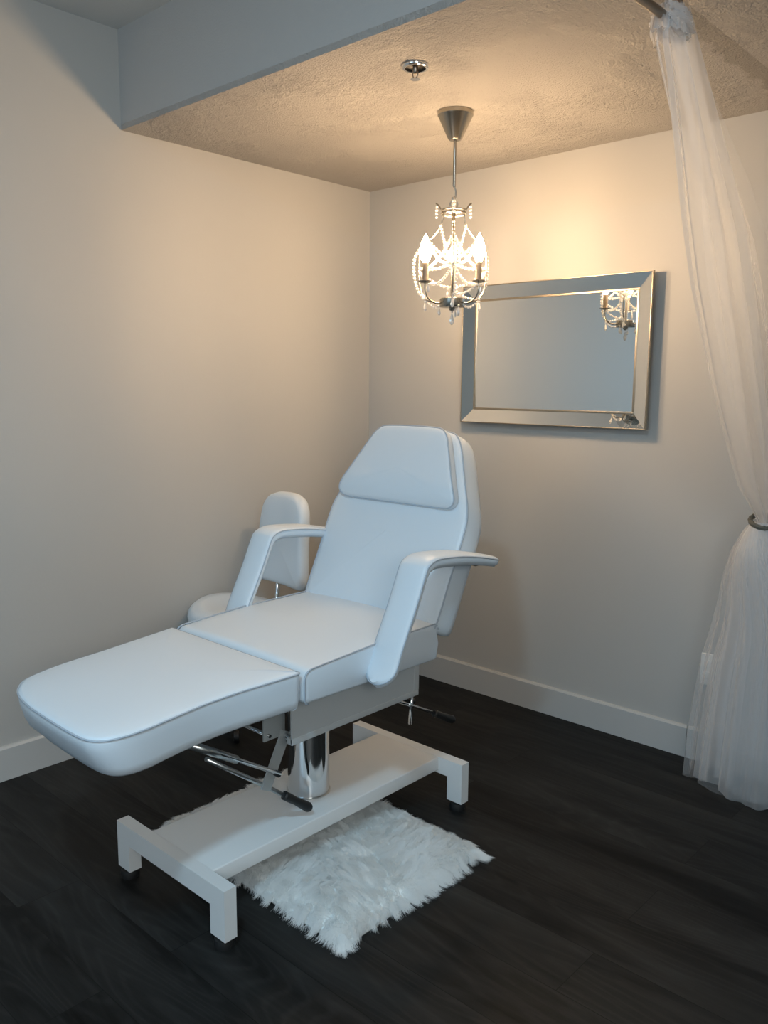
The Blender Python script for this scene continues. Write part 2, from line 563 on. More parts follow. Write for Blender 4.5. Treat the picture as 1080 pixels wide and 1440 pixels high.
sp = seat_profile()
scn = sum(sp, Vector((0, 0))) / len(sp)
HWS = .287
rings = []
for x in [-HWS, -HWS + .0025, -HWS + .006, -HWS + .012, -.24, -.19, -.13, -.07, 0, .07, .13, .19, .24, HWS - .012, HWS - .006, HWS - .0025, HWS]:
    e = HWS - abs(x)
    ins = max(0, .012 - e)
    ins = .012 - math.sqrt(max(0, .012 ** 2 - ins ** 2)) if e < .012 else 0
    cr = .009 * (1 - (x / HWS) ** 2)
    ring = []
    for p in sp:
        d = scn - p
        q = p + Vector((d.x / abs(d.x + 1e-9) * min(abs(d.x), ins), d.y / abs(d.y + 1e-9) * min(abs(d.y), ins * .6)))
        up = smoothstep(.63, .68, p.y)
        ring.append((XC + x, q.x, q.y + cr * up))
    rings.append(ring)
g = Geo().loft(rings, True, True, True, True, True)
seat = obj('seat_cushion', g, M_vinyl, ch, 60)
# piping along each side panel of the seat
for s in (-1, 1):
    idx = [p for p in sp]
    # top run front lower corner -> top -> rear
    line = sorted([p for p in idx if p.y > .672 and p.x > -1.64], key=lambda p: -p.x)
    front = sorted([p for p in idx if p.x <= -1.64], key=lambda p: -p.y)
    path = [(XC + s * (HWS - .001), p.x, p.y + .001) for p in line] + [(XC + s * (HWS - .001), p.x - .001, p.y) for p in front]
    obj('piping', Geo().tube(path, .0024, 8), M_pipe, seat)

# leg rest
lft = [(-.285, -1.668), (-.280, -1.74), (-.274, -1.84), (-.268, -1.93), (-.261, -2.02), (-.248, -2.085), (-.225, -2.138), (-.185, -2.174), (-.13, -2.197), (-.06, -2.209)]
rgt = [(.0, -2.213), (.10, -2.216), (.185, -2.215), (.225, -2.208), (.250, -2.189), (.263, -2.155), (.265, -2.10), (.258, -2.02), (.252, -1.93), (.258, -1.84), (.274, -1.74), (.285, -1.668)]
out = [p.to_2d() for p in catmull([Vector((a, b, 0)) for a, b in lft + rgt], 6)]
out = round_poly(out, [.045 if k == 0 else .02 if k == len(out) - 1 else 0 for k in range(len(out))], 6)
out = resample(out, .010)
def legz(v, base):
    return base + float(np.interp(v, [-2.22, -2.09, -1.90, -1.665], [-.024, -.022, -.014, 0]))
def lz(base):
    return lambda u, v: legz(v, base)
prof = [(.040, lz(.578)), (.014, lz(.579)), (.006, lz(.586)), (.002, lz(.605)), (.001, lz(.650)), (0, lz(.668)),
        (.001, lz(.674)), (.003, lz(.6785)), (.011, lz(.6815)), (.03, lz(.684)), (.07, lz(.687)),
        (.13, lz(.689)), (.20, lz(.690)), (.9, lz(.6905))]
g = cushion(out, (XC, 0, 0), (1, 0, 0), (0, 1, 0), (0, 0, 1), prof)
g.v = [(x, y + .036 * smoothstep(-2.0, -2.2, y) * smoothstep(XC - .28, XC - .05, x) * smoothstep(.64, .54, z), z) for x, y, z in g.v]
lr = obj('leg_rest', g, M_vinyl, ch, 70)
path = [(XC + p.x * 1.002, p.y, legz(p.y, .6755)) for p in out]
obj('piping', Geo().tube(path, .0024, 8, closed=True), M_pipe, lr)

# backrest
B0 = Vector((XC, -1.1385, .692)); BT = Vector((0, .4231, .9061)); BN = Vector((0, -.9061, .4231)); BU = Vector((1, 0, 0))
half = [(.0, -.025), (.27, -.022), (.288, .0), (.290, .15), (.292, .30), (.280, .36), (.256, .415), (.231, .468), (.194, .548), (.168, .588), (.138, .609), (.07, .617), (0, .618)]
right = catmull([Vector((a, b, 0)) for a, b in half[1:-1]], 6)
right = [p.to_2d() for p in right]
out = right + [Vector((-p.x, p.y)) for p in reversed(right)]
out = resample(out, .010)
prof = [(.03, -.097), (.010, -.096), (.002, -.090), (-.002, -.07), (-.003, -.045), (-.001, -.015), (.001, -.005), (.004, -.001), (.012, .002), (.03, .004), (.07, .006), (.13, .008), (.9, .009)]
br = obj('backrest', cushion(out, B0, BU, BT, BN, prof), M_vinyl, ch, 70)
path = [B0 + BU * p.x * 1.003 + BT * p.y + BN * (-.004) for p in out]
obj('piping', Geo().tube(path, .0024, 8, closed=True), M_pipe, br)
# plywood-like rear board with vinyl wrap seam
outb = [p * .94 for p in out]
obj('back_panel', cushion(outb, B0, BU, BT, BN, [(.0, -.102), (.0, -.0945)]), M_white, br, 40)

# head pillow: wedge that bulges over its lower edge
half = [(.150, .351), (.212, .352), (.235, .357), (.247, .369), (.247, .386), (.236, .412), (.215, .455), (.180, .530), (.158, .575), (.138, .597), (.112, .606), (.04, .609)]
right = [p.to_2d() for p in catmull([Vector((a, b, 0)) for a, b in half], 6)]
out = right + [Vector((-p.x, p.y)) for p in reversed(right)]
out = resample(out, .009)
def face(v):
    return .012 + .034 * math.sqrt(max(0, 1 - (1 - min(1, max(0, (v - .350) / .075))) ** 2))
def pb(k, add=0.0):
    return lambda u, v: face(v) * k + add
prof = [(.03, pb(.0, .005)), (.006, pb(.0, .005)), (.0, pb(.2, .004)), (-.002, pb(.55)), (-.001, pb(.85)), (.001, pb(.93)), (.004, pb(.99)), (.010, pb(1.03)), (.025, pb(1.05)), (.05, pb(1.08)), (.09, pb(1.10)), (.9, pb(1.12))]
pl = obj('head_pillow', cushion(out, B0, BU, BT, BN, prof), M_vinyl, ch, 70)
path = [B0 + BU * p.x * 1.004 + BT * p.y + BN * pb(.93)(p.x, p.y) for p in out]
obj('piping', Geo().tube(path, .0024, 8, closed=True), M_pipe, pl)

# armrests: a bent padded strip
def arm_path():
    pts = [(-1.452, .605), (-1.420, .64), (-1.392, .70), (-1.338, .805), (-1.300, .888), (-1.283, .910), (-1.255, .9215), (-1.215, .9235), (-1.11, .9135), (-1.0, .892), (-.930, .874)]
    return [p.to_2d() for p in catmull([Vector((a, b, 0)) for a, b in pts], 7)]
AP = arm_path()
AW = .050
for s in (-1, 1):
    xc = XC + s * .329
    rings = []; topl = {-1: [], 1: []}
    m = len(AP)
    L = [0]
    for i in range(1, m):
        L.append(L[-1] + (AP[i] - AP[i - 1]).length)
    for i, p in enumerate(AP):
        t = (AP[min(i + 1, m - 1)] - AP[max(i - 1, 0)]).normalized()
        nrm = Vector((-t.y, t.x))          # outward (front / up)
        d0 = L[i]; d1 = L[-1] - L[i]
        w = AW
        R = AW
        if d0 < R: w = math.sqrt(max(1e-6, R * R - (R - d0) ** 2))
        R2 = .03
        if d1 < R2: w = min(w, AW - R2 + math.sqrt(max(1e-6, R2 * R2 - (R2 - d1) ** 2)))
        w = max(w, .004)
        thk = .030 + .006 * smoothstep(.30, .36, d0) * smoothstep(0, .25, d1)
        e = min(.009, w * .5)
        sec = [(-w + e * .3, -thk + e), (-w, -thk + e * 1.6), (-w, -e), (-w + e * .35, -e * .35), (-w + e * 1.2, .0), (-w * .5, .0025), (0, .0035), (w * .5, .0025),
               (w - e * 1.2, .0), (w - e * .35, -e * .35), (w, -e), (w, -thk + e * 1.6), (w - e * .3, -thk + e), (w - e * 1.4, -thk), (-w + e * 1.4, -thk)]
        rings.append([(xc + a, p.x + nrm.x * b, p.y + nrm.y * b) for a, b in sec])
        for k in (-1, 1):
            topl[k].append((xc + k * (w + .0005), p.x - nrm.x * .007, p.y - nrm.y * .007))
    arm = obj('armrest', Geo().loft(rings, True, True, True, True, True), M_vinyl, ch, 60)
    loop = topl[1][::-1] + topl[-1]
    obj('piping', Geo().tube(loop, .0019, 8), M_pipe, arm)
    # steel flat bar inside the curve, bolting the arm to the seat side
    bar = Geo()
    sec = []
    for i in range(6, 50):
        p = AP[i]; t = (AP[i + 1] - AP[i - 1]).normalized(); nrm = Vector((-t.y, t.x))
        sec.append([(xc + a, p.x - nrm.x * b, p.y - nrm.y * b) for a, b in ((-.018, .030), (.018, .030), (.018, .0345), (-.018, .0345))])
    bar.loft(sec, True, True, True, False)
    obj('support_bar', bar, M_white, arm)
    obj('pivot_bolt', Geo().lathe([(.013, 0), (.013, .05)], (XC + s * .275, -1.398, .632), 20, (s, 0, 0)), M_steel, arm, 40)
    obj('screw', Geo().lathe([(.006, 0), (.006, .004), (.004, .006)], (xc, -1.235, .887), 12, (0, 0, -1)), M_chrome, arm, 40)

# knob on the rear of the backrest
kb = obj('backrest_knob', Geo().lathe([(.006, 0), (.006, .016), (.017, .018), (.019, .026), (.017, .036), (.010, .040)], B0 + BU * .272 + BT * .235 - BN * .097, 20, -BN), M_black, ch, 40)

# recline struts behind the frame
obj('recline_strut', Geo().tube([(1.20, -1.115, .50), (1.20, -1.075, .60)], .007, 10), M_black, ch)
obj('recline_strut', Geo().tube([(.95, -1.115, .50), (.95, -1.075, .60)], .007, 10), M_black, ch)
obj('hinge_bar', Geo().tube([(XC - .22, -1.085, .610), (XC + .22, -1.085, .610)], .009, 12), M_steel, ch)

# leg-rest linkage at the front
lk = obj('linkage_bracket', Geo().box((1.196, -1.660, .44), (1.202, -1.585, .577), .001), M_grey, ch, 30)
g = Geo()
a, b = Vector((1.205, -1.590, .440)), Vector((1.205, -1.655, .315))
d = (b - a).normalized(); nn = Vector((0, d.z, -d.y)) * .017
g.loft([[p + nn + Vector((-.003, 0, 0)), p + nn + Vector((.003, 0, 0)), p - nn + Vector((.003, 0, 0)), p - nn + Vector((-.003, 0, 0))] for p in (a - d * .012, b + d * .012)], True, True, True, False)
obj('linkage_arm', g, M_grey, ch)
obj('pivot_pin', Geo().lathe([(.009, 0), (.009, .03), (.006, .034)], (1.195, -1.590, .440), 16, (1, 0, 0)), M_chrome, ch, 40)
obj('spring_ring', Geo().tube([(1.212, -1.575 + .016 * math.cos(t * PI / 8), .432 + .016 * math.sin(t * PI / 8)) for t in range(16)], .0028, 6, closed=True), M_chrome, ch)
strut = obj('gas_strut', Geo().tube([(1.212, -1.90, .515), (1.212, -1.76, .428)], .011, 14), M_steel, ch)
obj('strut_rod', Geo().tube([(1.212, -1.76, .428), (1.212, -1.632, .348)], .005, 10), M_chrome, strut)
obj('strut_end', Geo().tube([(1.200, -1.628, .345), (1.226, -1.628, .345)], .008, 10), M_black, strut)
obj('linkage_rod', Geo().tube([(1.19, -1.92, .530), (1.222, -1.80, .456), (1.222, -1.62, .343)], .0052, 10), M_chrome, ch)
obj('legrest_bracket', Geo().box((1.18, -1.925, .525), (1.24, -1.87, .566), .002), M_steel, ch, 30)
obj('legrest_bracket', Geo().box((.92, -1.925, .525), (.98, -1.87, .566), .002), M_steel, ch, 30)
obj('cross_rod', Geo().tube([(.92, -1.645, .455), (1.21, -1.645, .455)], .005, 10), M_chrome, ch)
# front foot lever
lv = obj('height_lever', Geo().tube([(1.20, -1.845, .455), (1.20, -1.70, .347), (1.20, -1.585, .258)], .0065, 12), M_steel, ch)
a, b = Vector((1.20, -1.592, .2635)), Vector((1.20, -1.495, .188))
L = (b - a).length
obj('grip', Geo().lathe([(.009, 0), (.0125, .004), (.0125, L * .25), (.011, L * .45), (.0135, L * .8), (.0145, L * .93), (.011, L)], a, 20, b - a), M_black, lv, 40)
# rear lever
lv = obj('recline_lever', Geo().tube([(1.20, -1.19, .438), (1.20, -1.08, .385), (1.20, -.93, .308)], .0055, 12), M_chrome, ch)
a, b = Vector((1.20, -.935, .310)), Vector((1.20, -.830, .255))
L = (b - a).length
obj('grip', Geo().lathe([(.009, 0), (.0125, .004), (.012, L * .25), (.0115, L * .45), (.0135, L * .8), (.0145, L * .93), (.011, L)], a, 20, b - a), M_black, lv, 40)
obj('lever_link', Geo().tube([(1.19, -1.16, .45), (1.19, -1.10, .405), (1.19, -1.03, .375)], .010, 10), M_black, ch)
obj('release_rod', Geo().tube([(1.205, -1.055, .425), (1.205, -1.062, .312)], .0062, 12), M_chrome, ch)

# ------------------------------------------------------------------ rolling stool
SX, SY = .222, -1.0
st = thing('rolling_stool', 'white vinyl stool with padded back against the left wall', 'stool', (SX, SY, 0))
fd = Vector((-.10, -.995, 0)).normalized()      # stool front
rd = Vector((0, 0, 1)).cross(fd) * -1            # stool right as seen from the front
rd = Vector((-fd.y, fd.x, 0))
# saddle-shaped seat
n = 64; rings = []
def seat_r(a):
    return .195 + .010 * math.cos(2 * a) 
for ins, hh in [(.03, .425), (.006, .428), (0, .445), (-.004, .465), (0, .483), (.008, .494), (.025, .508), (.06, .512), (.11, .506), (.16, .500), (.185, .499)]:
    ring = []
    for k in range(n):
        a = 2 * PI * k / n
        r = max(.004, seat_r(a) - ins)
        p = Vector((SX, SY, 0)) + rd * math.cos(a) * r + fd * math.sin(a) * r
        lobe = .018 * (math.cos(a) ** 2) * (r / .19) ** 2
        ring.append((p.x, p.y, hh + (lobe if hh > .46 else 0)))
    rings.append(ring)
obj('seat', Geo().loft(rings, True, True, True, True, True), M_vinyl, st, 70)
# backrest pad
bc = Vector((SX, SY, -.018)) - fd * .185 + rd * .012
half = [(.05, .590), (.150, .590), (.176, .605), (.171, .67), (.158, .76), (.150, .85), (.140, .905), (.112, .945), (.065, .964), (.015, .968)]
right = [p.to_2d() for p in catmull([Vector((a, b, 0)) for a, b in half], 5)]
out = resample(right + [Vector((-p.x, p.y)) for p in reversed(right)], .010)
def cur(h):
    return lambda u, v: h + .5 * u * u - .10 * (v - .6)
prof = [(.025, cur(-.058)), (.008, cur(-.056)), (.0, cur(-.045)), (-.002, cur(-.030)), (.001, cur(-.014)), (.008, cur(-.005)), (.02, cur(0)), (.05, cur(.004)), (.9, cur(.006))]
obj('backrest', cushion(out, bc, rd, (0, 0, 1), fd, prof), M_vinyl, st, 70)
obj('back_bar', Geo().tube([bc - rd * .08 - fd * .065 + Vector((0, 0, .70)), bc - rd * .08 - fd * .06 + Vector((0, 0, .54)), bc - rd * .06 - fd * .03 + Vector((0, 0, .45)), Vector((SX, SY, .415))], .010, 10), M_chrome, st)
obj('post', Geo().lathe([(.028, .10), (.028, .25), (.017, .252), (.017, .40), (.05, .41), (.05, .426)], (SX, SY, 0), 24), M_chrome, st, 40)
for k in range(5):
    a = 2 * PI * k / 5 + .55
    d = Vector((math.cos(a), math.sin(a), 0))
    c0 = Vector((SX, SY, .105))
    lg = obj('leg', Geo().tube([c0 + d * .02, c0 + d * .10 + Vector((0, 0, -.008)), c0 + d * .165 + Vector((0, 0, -.032))], [.014, .012, .009], 10), M_chrome, st)
    pw = c0 + d * .16
    obj('caster', Geo().lathe([(.010, -.012), (.024, -.010), (.025, 0), (.024, .010), (.010, .012)], (pw.x, pw.y, .0255), 18, Vector((-d.y, d.x, 0))).tube([(pw.x, pw.y, .03), (pw.x, pw.y, .075)], .006, 8), M_black, lg, 40)

# ------------------------------------------------------------------ fur rug
RX0, RX1, RY0, RY1 = .700, 1.535, -1.690, -1.085
def pile_height(x, y):
    e = min(x - RX0 - .012, RX1 - .012 - x, y - RY0 - .012, RY1 - .012 - y)
    k = 1 - (1 - min(1, max(0, e / .05))) ** 2
    return .004 + .024 * k + k * (.004 * math.sin(x * 41 + 2 * math.sin(y * 23)) * math.sin(y * 37 + x * 11))
nx, ny = 84, 60
g = Geo()
top = [[(RX0 + .012 + (RX1 - RX0 - .024) * i / nx, RY0 + .012 + (RY1 - RY0 - .024) * j / ny) for i in range(nx + 1)] for j in range(ny + 1)]
g.loft([[(a, b, pile_height(a, b)) for a, b in r] for r in top], closed=False)
nb = len(g.v)
ring = [top[0][i] for i in range(nx)] + [top[j][nx] for j in range(ny)] + [top[ny][i] for i in range(nx, 0, -1)] + [top[j][0] for j in range(ny, 0, -1)]
g.loft([[(a, b, .0005) for a, b in ring], [(a, b, pile_height(a, b)) for a, b in ring]], True, True, False)
rug = obj('fur_rug', g, M_backing)
tag(rug, 'white shaggy faux-fur rug under the chair base', 'rug')
NC = 90000
def make_fur():
    nclump = 1900
    cx = rng.uniform(RX0, RX1, nclump); cy = rng.uniform(RY0, RY1, nclump)
    cdir = rng.normal(0, .55, nclump); clen = rng.uniform(.88, 1.12, nclump)
    x = rng.uniform(RX0 + .012, RX1 - .012, NC); y = rng.uniform(RY0 + .012, RY1 - .012, NC)
    # extra hair along the rim
    q = NC // 5
    side = rng.integers(0, 4, q); tt = rng.uniform(0, 1, q); dd = rng.uniform(.010, .035, q)
    x[:q] = np.where(side == 0, RX0 + dd, np.where(side == 1, RX1 - dd, RX0 + tt * (RX1 - RX0)))
    y[:q] = np.where(side == 2, RY0 + dd, np.where(side == 3, RY1 - dd, RY0 + tt * (RY1 - RY0)))
    x = np.clip(x, RX0 + .012, RX1 - .012); y = np.clip(y, RY0 + .012, RY1 - .012)
    ci = np.empty(NC, int)
    for i in range(0, NC, 4000):
        d = (x[i:i + 4000, None] - cx) ** 2 + (y[i:i + 4000, None] - cy) ** 2
        ci[i:i + 4000] = d.argmin(1)
    z0 = np.array([pile_height(a, b) for a, b in zip(x, y)]) - .003
    ex = (x - (RX0 + RX1) / 2) / ((RX1 - RX0) / 2); ey = (y - (RY0 + RY1) / 2) / ((RY1 - RY0) / 2)
    gx = np.maximum(0, np.abs(x - (RX0 + RX1) / 2) - ((RX1 - RX0) / 2 - .06)) / .06 * np.sign(ex)
    gy = np.maximum(0, np.abs(y - (RY0 + RY1) / 2) - ((RY1 - RY0) / 2 - .06)) / .06 * np.sign(ey)
    sw = np.sin(x * 13 + 2.1 * np.sin(y * 9)) + np.sin(y * 15 + x * 6)
    a = .6 * sw + cdir[ci] + rng.normal(0, .25, NC)
    bx, by = .42, -.38
    dx = bx * np.cos(a) - by * np.sin(a) + gx * .55; dy = bx * np.sin(a) + by * np.cos(a) + gy * .55
    lean = np.clip(np.hypot(dx, dy), .15, .95)
    nrm = np.hypot(dx, dy) + 1e-9
    dx /= nrm; dy /= nrm
    ln = rng.uniform(.030, .046, NC) * clen[ci]
    K = 6
    pos = np.empty((NC, K, 3), np.float32)
    cl0 = rng.uniform(.12, .5, NC)
    for k in range(K):
        t = k / (K - 1)
        hz = ln * lean * t ** 1.4
        cl = cl0 * t ** 1.5 * (1 - .5 * np.clip(np.hypot(gx, gy), 0, 1))
        px = x + dx * hz + (cx[ci] - x) * cl
        py = y + dy * hz + (cy[ci] - y) * cl
        drop = lean ** 2 * t ** 2 * ln * .55 + np.clip(np.hypot(gx, gy), 0, 1) * t ** 2 * .022
        pz = np.maximum(z0 + ln * t * np.sqrt(1 - .55 * lean ** 2) - drop, .003 + .003 * t)
        pos[:, k, 0] = px; pos[:, k, 1] = py; pos[:, k, 2] = pz
    hc = bpy.data.hair_curves.new('fur')
    hc.add_curves([K] * NC)
    hc.points.foreach_set('position', pos.reshape(-1))
    rad = np.tile(np.linspace(.00060, .00010, K).astype(np.float32), NC)
    at = hc.attributes.get('radius') or hc.attributes.new('radius', 'FLOAT', 'POINT')
    at.data.foreach_set('value', rad)
    hc.materials.append(M_fur)
    o = bpy.data.objects.new('fur', hc)
    COL.objects.link(o)
    o.parent = rug
    o['kind'] = 'stuff'
make_fur()

# ------------------------------------------------------------------ mirror
MX0, MX1, MZ0, MZ1 = .608, 1.469, 1.237, 1.810
WF = .058; YO, YI = -.049, -.029
mr = thing('wall_mirror', 'rectangular wall mirror with angled mirrored frame and champagne edging on back wall', 'mirror', ((MX0 + MX1) / 2, 0, (MZ0 + MZ1) / 2))
obj('backing', Geo().box((MX0 + .05, -.026, MZ0 + .05), (MX1 - .05, -.001, MZ1 - .05)), M_dark, mr)
obj('mirror_glass', Geo().box((MX0 + WF, -.030, MZ0 + WF), (MX1 - WF, -.0265, MZ1 - WF)), M_mirror, mr)
O = [(MX0, MZ0), (MX1, MZ0), (MX1, MZ1), (MX0, MZ1)]
I = [(MX0 + WF, MZ0 + WF), (MX1 - WF, MZ0 + WF), (MX1 - WF, MZ1 - WF), (MX0 + WF, MZ1 - WF)]
for k in range(4):
    a, b, c, d = O[k], O[(k + 1) % 4], I[(k + 1) % 4], I[k]
    g = Geo()
    g.add([(a[0], YO, a[1]), (b[0], YO, b[1]), (c[0], YI - .002, c[1]), (d[0], YI - .002, d[1]),
           (a[0], -.036, a[1]), (b[0], -.036, b[1]), (c[0], -.026, c[1]), (d[0], -.026, d[1])],
          [(0, 1, 2, 3), (7, 6, 5, 4), (0, 4, 5, 1), (1, 5, 6, 2), (2, 6, 7, 3), (3, 7, 4, 0)], False)
    obj('frame_side', g, M_mirror, mr)
g = Geo()
def frame_ring(x0, z0, x1, z1, w, y0, y1):
    gg = Geo()
    gg.box((x0, y0, z0), (x1, y1, z0 + w), .001); gg.box((x0, y0, z1 - w), (x1, y1, z1), .001)
    gg.box((x0, y0, z0 + w), (x0 + w, y1, z1 - w), .001); gg.box((x1 - w, y0, z0 + w), (x1, y1, z1 - w), .001)
    return gg
obj('inner_trim', frame_ring(MX0 + WF - .004, MZ0 + WF - .004, MX1 - WF + .004, MZ1 - WF + .004, .008, -.0345, -.0265), M_gold, mr, 30)
obj('outer_trim', frame_ring(MX0 - .003, MZ0 - .003, MX1 + .003, MZ1 + .003, .0042, -.0498, -.034), M_gold, mr, 30)

# ------------------------------------------------------------------ chandelier
AX, AY = 1.0365, -.67
cr_ = Vector((.735, .678, 0)); cf_ = Vector((.678, -.735, 0))
def dirn(deg):
    a = math.radians(deg)
    return cr_ * math.sin(a) + cf_ * math.cos(a)
def cp(deg, r, z):
    return Vector((AX, AY, z)) + dirn(deg) * r
cd = thing('chandelier', 'small nickel crystal chandelier with three lit candle bulbs and a cone canopy', 'chandelier', (AX, AY, H))
obj('canopy', Geo().lathe([(.059, 2.2999), (.060, 2.2995), (.060, 2.287), (.057, 2.283), (.024, 2.214), (.019, 2.209), (.006, 2.208)], (AX, AY, 0), 48), M_nickel, cd, 35)
obj('stem', Geo().lathe([(.0052, 2.21), (.0052, 2.062), (.004, 2.058)], (AX, AY, 0), 16), M_nickel, cd, 40)
obj('hook', Geo().tube(catmull([(AX, AY, 2.062), (AX + .004, AY + .004, 2.045), (AX + .003, AY + .003, 2.025), (AX - .003, AY - .003, 2.014), (AX - .004, AY - .004, 2.026)], 6), .0028, 8), M_nickel, cd)
obj('hanging_ring', Geo().tube([Vector((AX, AY, 2.003)) + cr_ * .013 * math.cos(2 * PI * k / 20) + Vector((0, 0, .013 * math.sin(2 * PI * k / 20))) for k in range(20)], .0022, 8, closed=True), M_nickel, cd)
g = Geo()
for z in (1.983, 1.972):
    g.tube([(AX + .042 * math.cos(2 * PI * k / 36), AY + .042 * math.sin(2 * PI * k / 36), z) for k in range(36)], .0028, 8, closed=True)
for k in range(3):
    g.tube([cp(-4 + 120 * k, .042, 1.978), (AX, AY, 1.988)], .0022, 8)
obj('top_ring', g, M_nickel, cd)
obj('central_tube', Geo().lathe([(.004, 1.992), (.0065, 1.985), (.0065, 1.69)], (AX, AY, 0), 20), M_nickel, cd, 40)
obj('canister', Geo().lathe([(.006, 1.694), (.040, 1.692), (.043, 1.690), (.043, 1.664), (.041, 1.661), (.012, 1.659), (.010, 1.652), (.004, 1.648)], (AX, AY, 0), 40), M_nickel, cd, 35)

def drop(top, size, seg=6):
    """faceted teardrop hanging under a small bead"""
    x, y, z = top
    g = Geo()
    g.ball((x, y, z - .004), .004, 8, 6)
    s = size
    g.lathe([(.0005, z - .009), (.003, z - .012), (.0062 * s / .03, z - .009 - s * .55), (.0068 * s / .03, z - .009 - s * .7), (.004 * s / .03, z - .009 - s * .93), (.0005, z - .009 - s)], (x, y, 0), seg, smooth=False)
    return g

def strand(pts, r=.0042, gap=.0098, alt=False):
    P = [Vector(p) for p in pts]
    g = Geo(); acc = 0; nxt = 0; k = 0
    for i in range(len(P) - 1):
        seg = (P[i + 1] - P[i]).length
        while nxt <= acc + seg:
            p = P[i].lerp(P[i + 1], (nxt - acc) / max(seg, 1e-9))
            g.ball(p, r * (1.25 if alt and k % 5 == 0 else 1), 8, 5)
            nxt += gap; k += 1
        acc += seg
    return g

def sag(a, b, s, n=14):
    a, b = Vector(a), Vector(b)
    return [a.lerp(b, t / n) - Vector((0, 0, s * 4 * (t / n) * (1 - t / n))) for t in range(n + 1)]

for k in range(3):
    ang = -4 + 120 * k
    pr = [(.070, 2.013), (.062, 2.007), (.052, 1.994), (.044, 1.979), (.043, 1.962), (.052, 1.935), (.075, 1.908), (.104, 1.886), (.130, 1.863), (.1355, 1.845), (.136, 1.80), (.135, 1.760), (.126, 1.720), (.106, 1.693), (.075, 1.682), (.043, 1.680)]
    bar = obj('frame_bar', Geo().tube(catmull([cp(ang, r, z) for r, z in pr], 6), .0027, 8), M_nickel, cd)
    obj('bead_drop', strand([cp(ang, .067, 2.002), cp(ang, .068, 1.964)], .0055, .0115), M_crystal, cd)
    # outer string of beads beside each bar
    obj('bead_strand', strand(catmull([cp(ang + 3, .132, 1.862), cp(ang + 5, .147, 1.835), cp(ang + 5, .150, 1.785), cp(ang + 4, .138, 1.73), cp(ang + 3, .112, 1.692)], 6), .0060, .0128), M_crystal, cd)
    # garlands from bar to bar
    obj('bead_strand', strand(sag(cp(ang, .098, 1.892), cp(ang + 120, .134, 1.80), .035), .0058, .0125), M_crystal, cd)
    obj('bead_strand', strand(sag(cp(ang, .098, 1.892), cp(ang - 120, .134, 1.80), .035), .0058, .0125), M_crystal, cd)
    obj('bead_strand', strand(sag(cp(ang, .135, 1.79), cp(ang + 120, .135, 1.79), .055), .0052, .0115), M_crystal, cd)
    obj('bead_strand', strand(sag(cp(ang, .050, 1.938), cp(ang, .012, 1.80), .0), .0052, .0115), M_crystal, cd)
    obj('bead_strand', strand(sag(cp(ang, .108, 1.694), cp(ang + 57, .103, 1.735), .012), .0046, .0105), M_crystal, cd)
    obj('bead_strand', strand(sag(cp(ang, .108, 1.692), cp(ang, .044, 1.672), .016), .0046, .0105), M_crystal, cd)
    obj('crystal_drop', drop(cp(ang, .110, 1.690), .030), M_crystal, cd)
    obj('crystal_drop', drop(cp(ang + 30, .044, 1.668), .026), M_crystal, cd)
    # candle arm
    ca = 53 + 120 * k
    arm = obj('candle_arm', Geo().tube(catmull([cp(ca, .042, 1.676), cp(ca, .066, 1.674), cp(ca, .092, 1.688), cp(ca, .1035, 1.714), cp(ca, .104, 1.738)], 6), .0032, 8), M_nickel, cd)
    c = cp(ca, .104, 0)
    obj('drip_pan', Geo().lathe([(.004, 1.736), (.014, 1.7375), (.0245, 1.742), (.025, 1.744), (.012, 1.742), (.004, 1.742)], c, 28), M_nickel, arm, 40)
    obj('candle_sleeve', Geo().lathe([(.0105, 1.742), (.0105, 1.803), (.008, 1.805)], c, 20), M_sleeve, arm, 40)
    obj('bulb', Geo().lathe([(.007, 1.805), (.0145, 1.816), (.0205, 1.834), (.0200, 1.850), (.0135, 1.872), (.005, 1.890), (.0005, 1.900)], c, 20), M_bulb, arm, 80)
    obj('crystal_drop', drop(cp(ca + 12, .104, 1.736), .022), M_crystal, cd)
obj('crystal_drop', drop((AX, AY, 1.650), .040), M_crystal, cd)
obj('crystal_drop', drop(cp(60, .012, 1.657), .022), M_crystal, cd)

# ------------------------------------------------------------------ sprinkler
sx, sy = 1.204, -1.072
sk = thing('fire_sprinkler', 'recessed chrome fire sprinkler head in the textured ceiling', 'sprinkler', (sx, sy, H))
g = Geo()
g.loft([[(sx + r * math.cos(2 * PI * k / 40), sy + r * math.sin(2 * PI * k / 40), z) for k in range(40)] for r, z in ((.040, H), (.0405, H - .004), (.038, H - .008), (.033, H - .0095), (.030, H - .009))], True, False, False)
obj('escutcheon', g, M_chrome, sk, 40)
obj('cup', Geo().loft([[(sx + r * math.cos(2 * PI * k / 40), sy + r * math.sin(2 * PI * k / 40), z) for k in range(40)] for r, z in ((.0303, H - .009), (.0295, H - .002), (.001, H - .0015))], True, False, True), M_dark, sk)
g = Geo().lathe([(.008, H), (.008, H - .018), (.005, H - .022)], (sx, sy, 0), 16)
for s in (-1, 1):
    g.tube(catmull([(sx + s * .007, sy, H - .012), (sx + s * .010, sy, H - .024), (sx + s * .003, sy, H - .036)], 5), .0018, 8)
obj('frame', g, M_rod, sk, 40)
g = Geo().lathe([(.002, H - .0365), (.013, H - .036), (.014, H - .037), (.013, H - .038), (.002, H - .038)], (sx, sy, 0), 24)
obj('deflector', g, M_chrome, sk, 40)

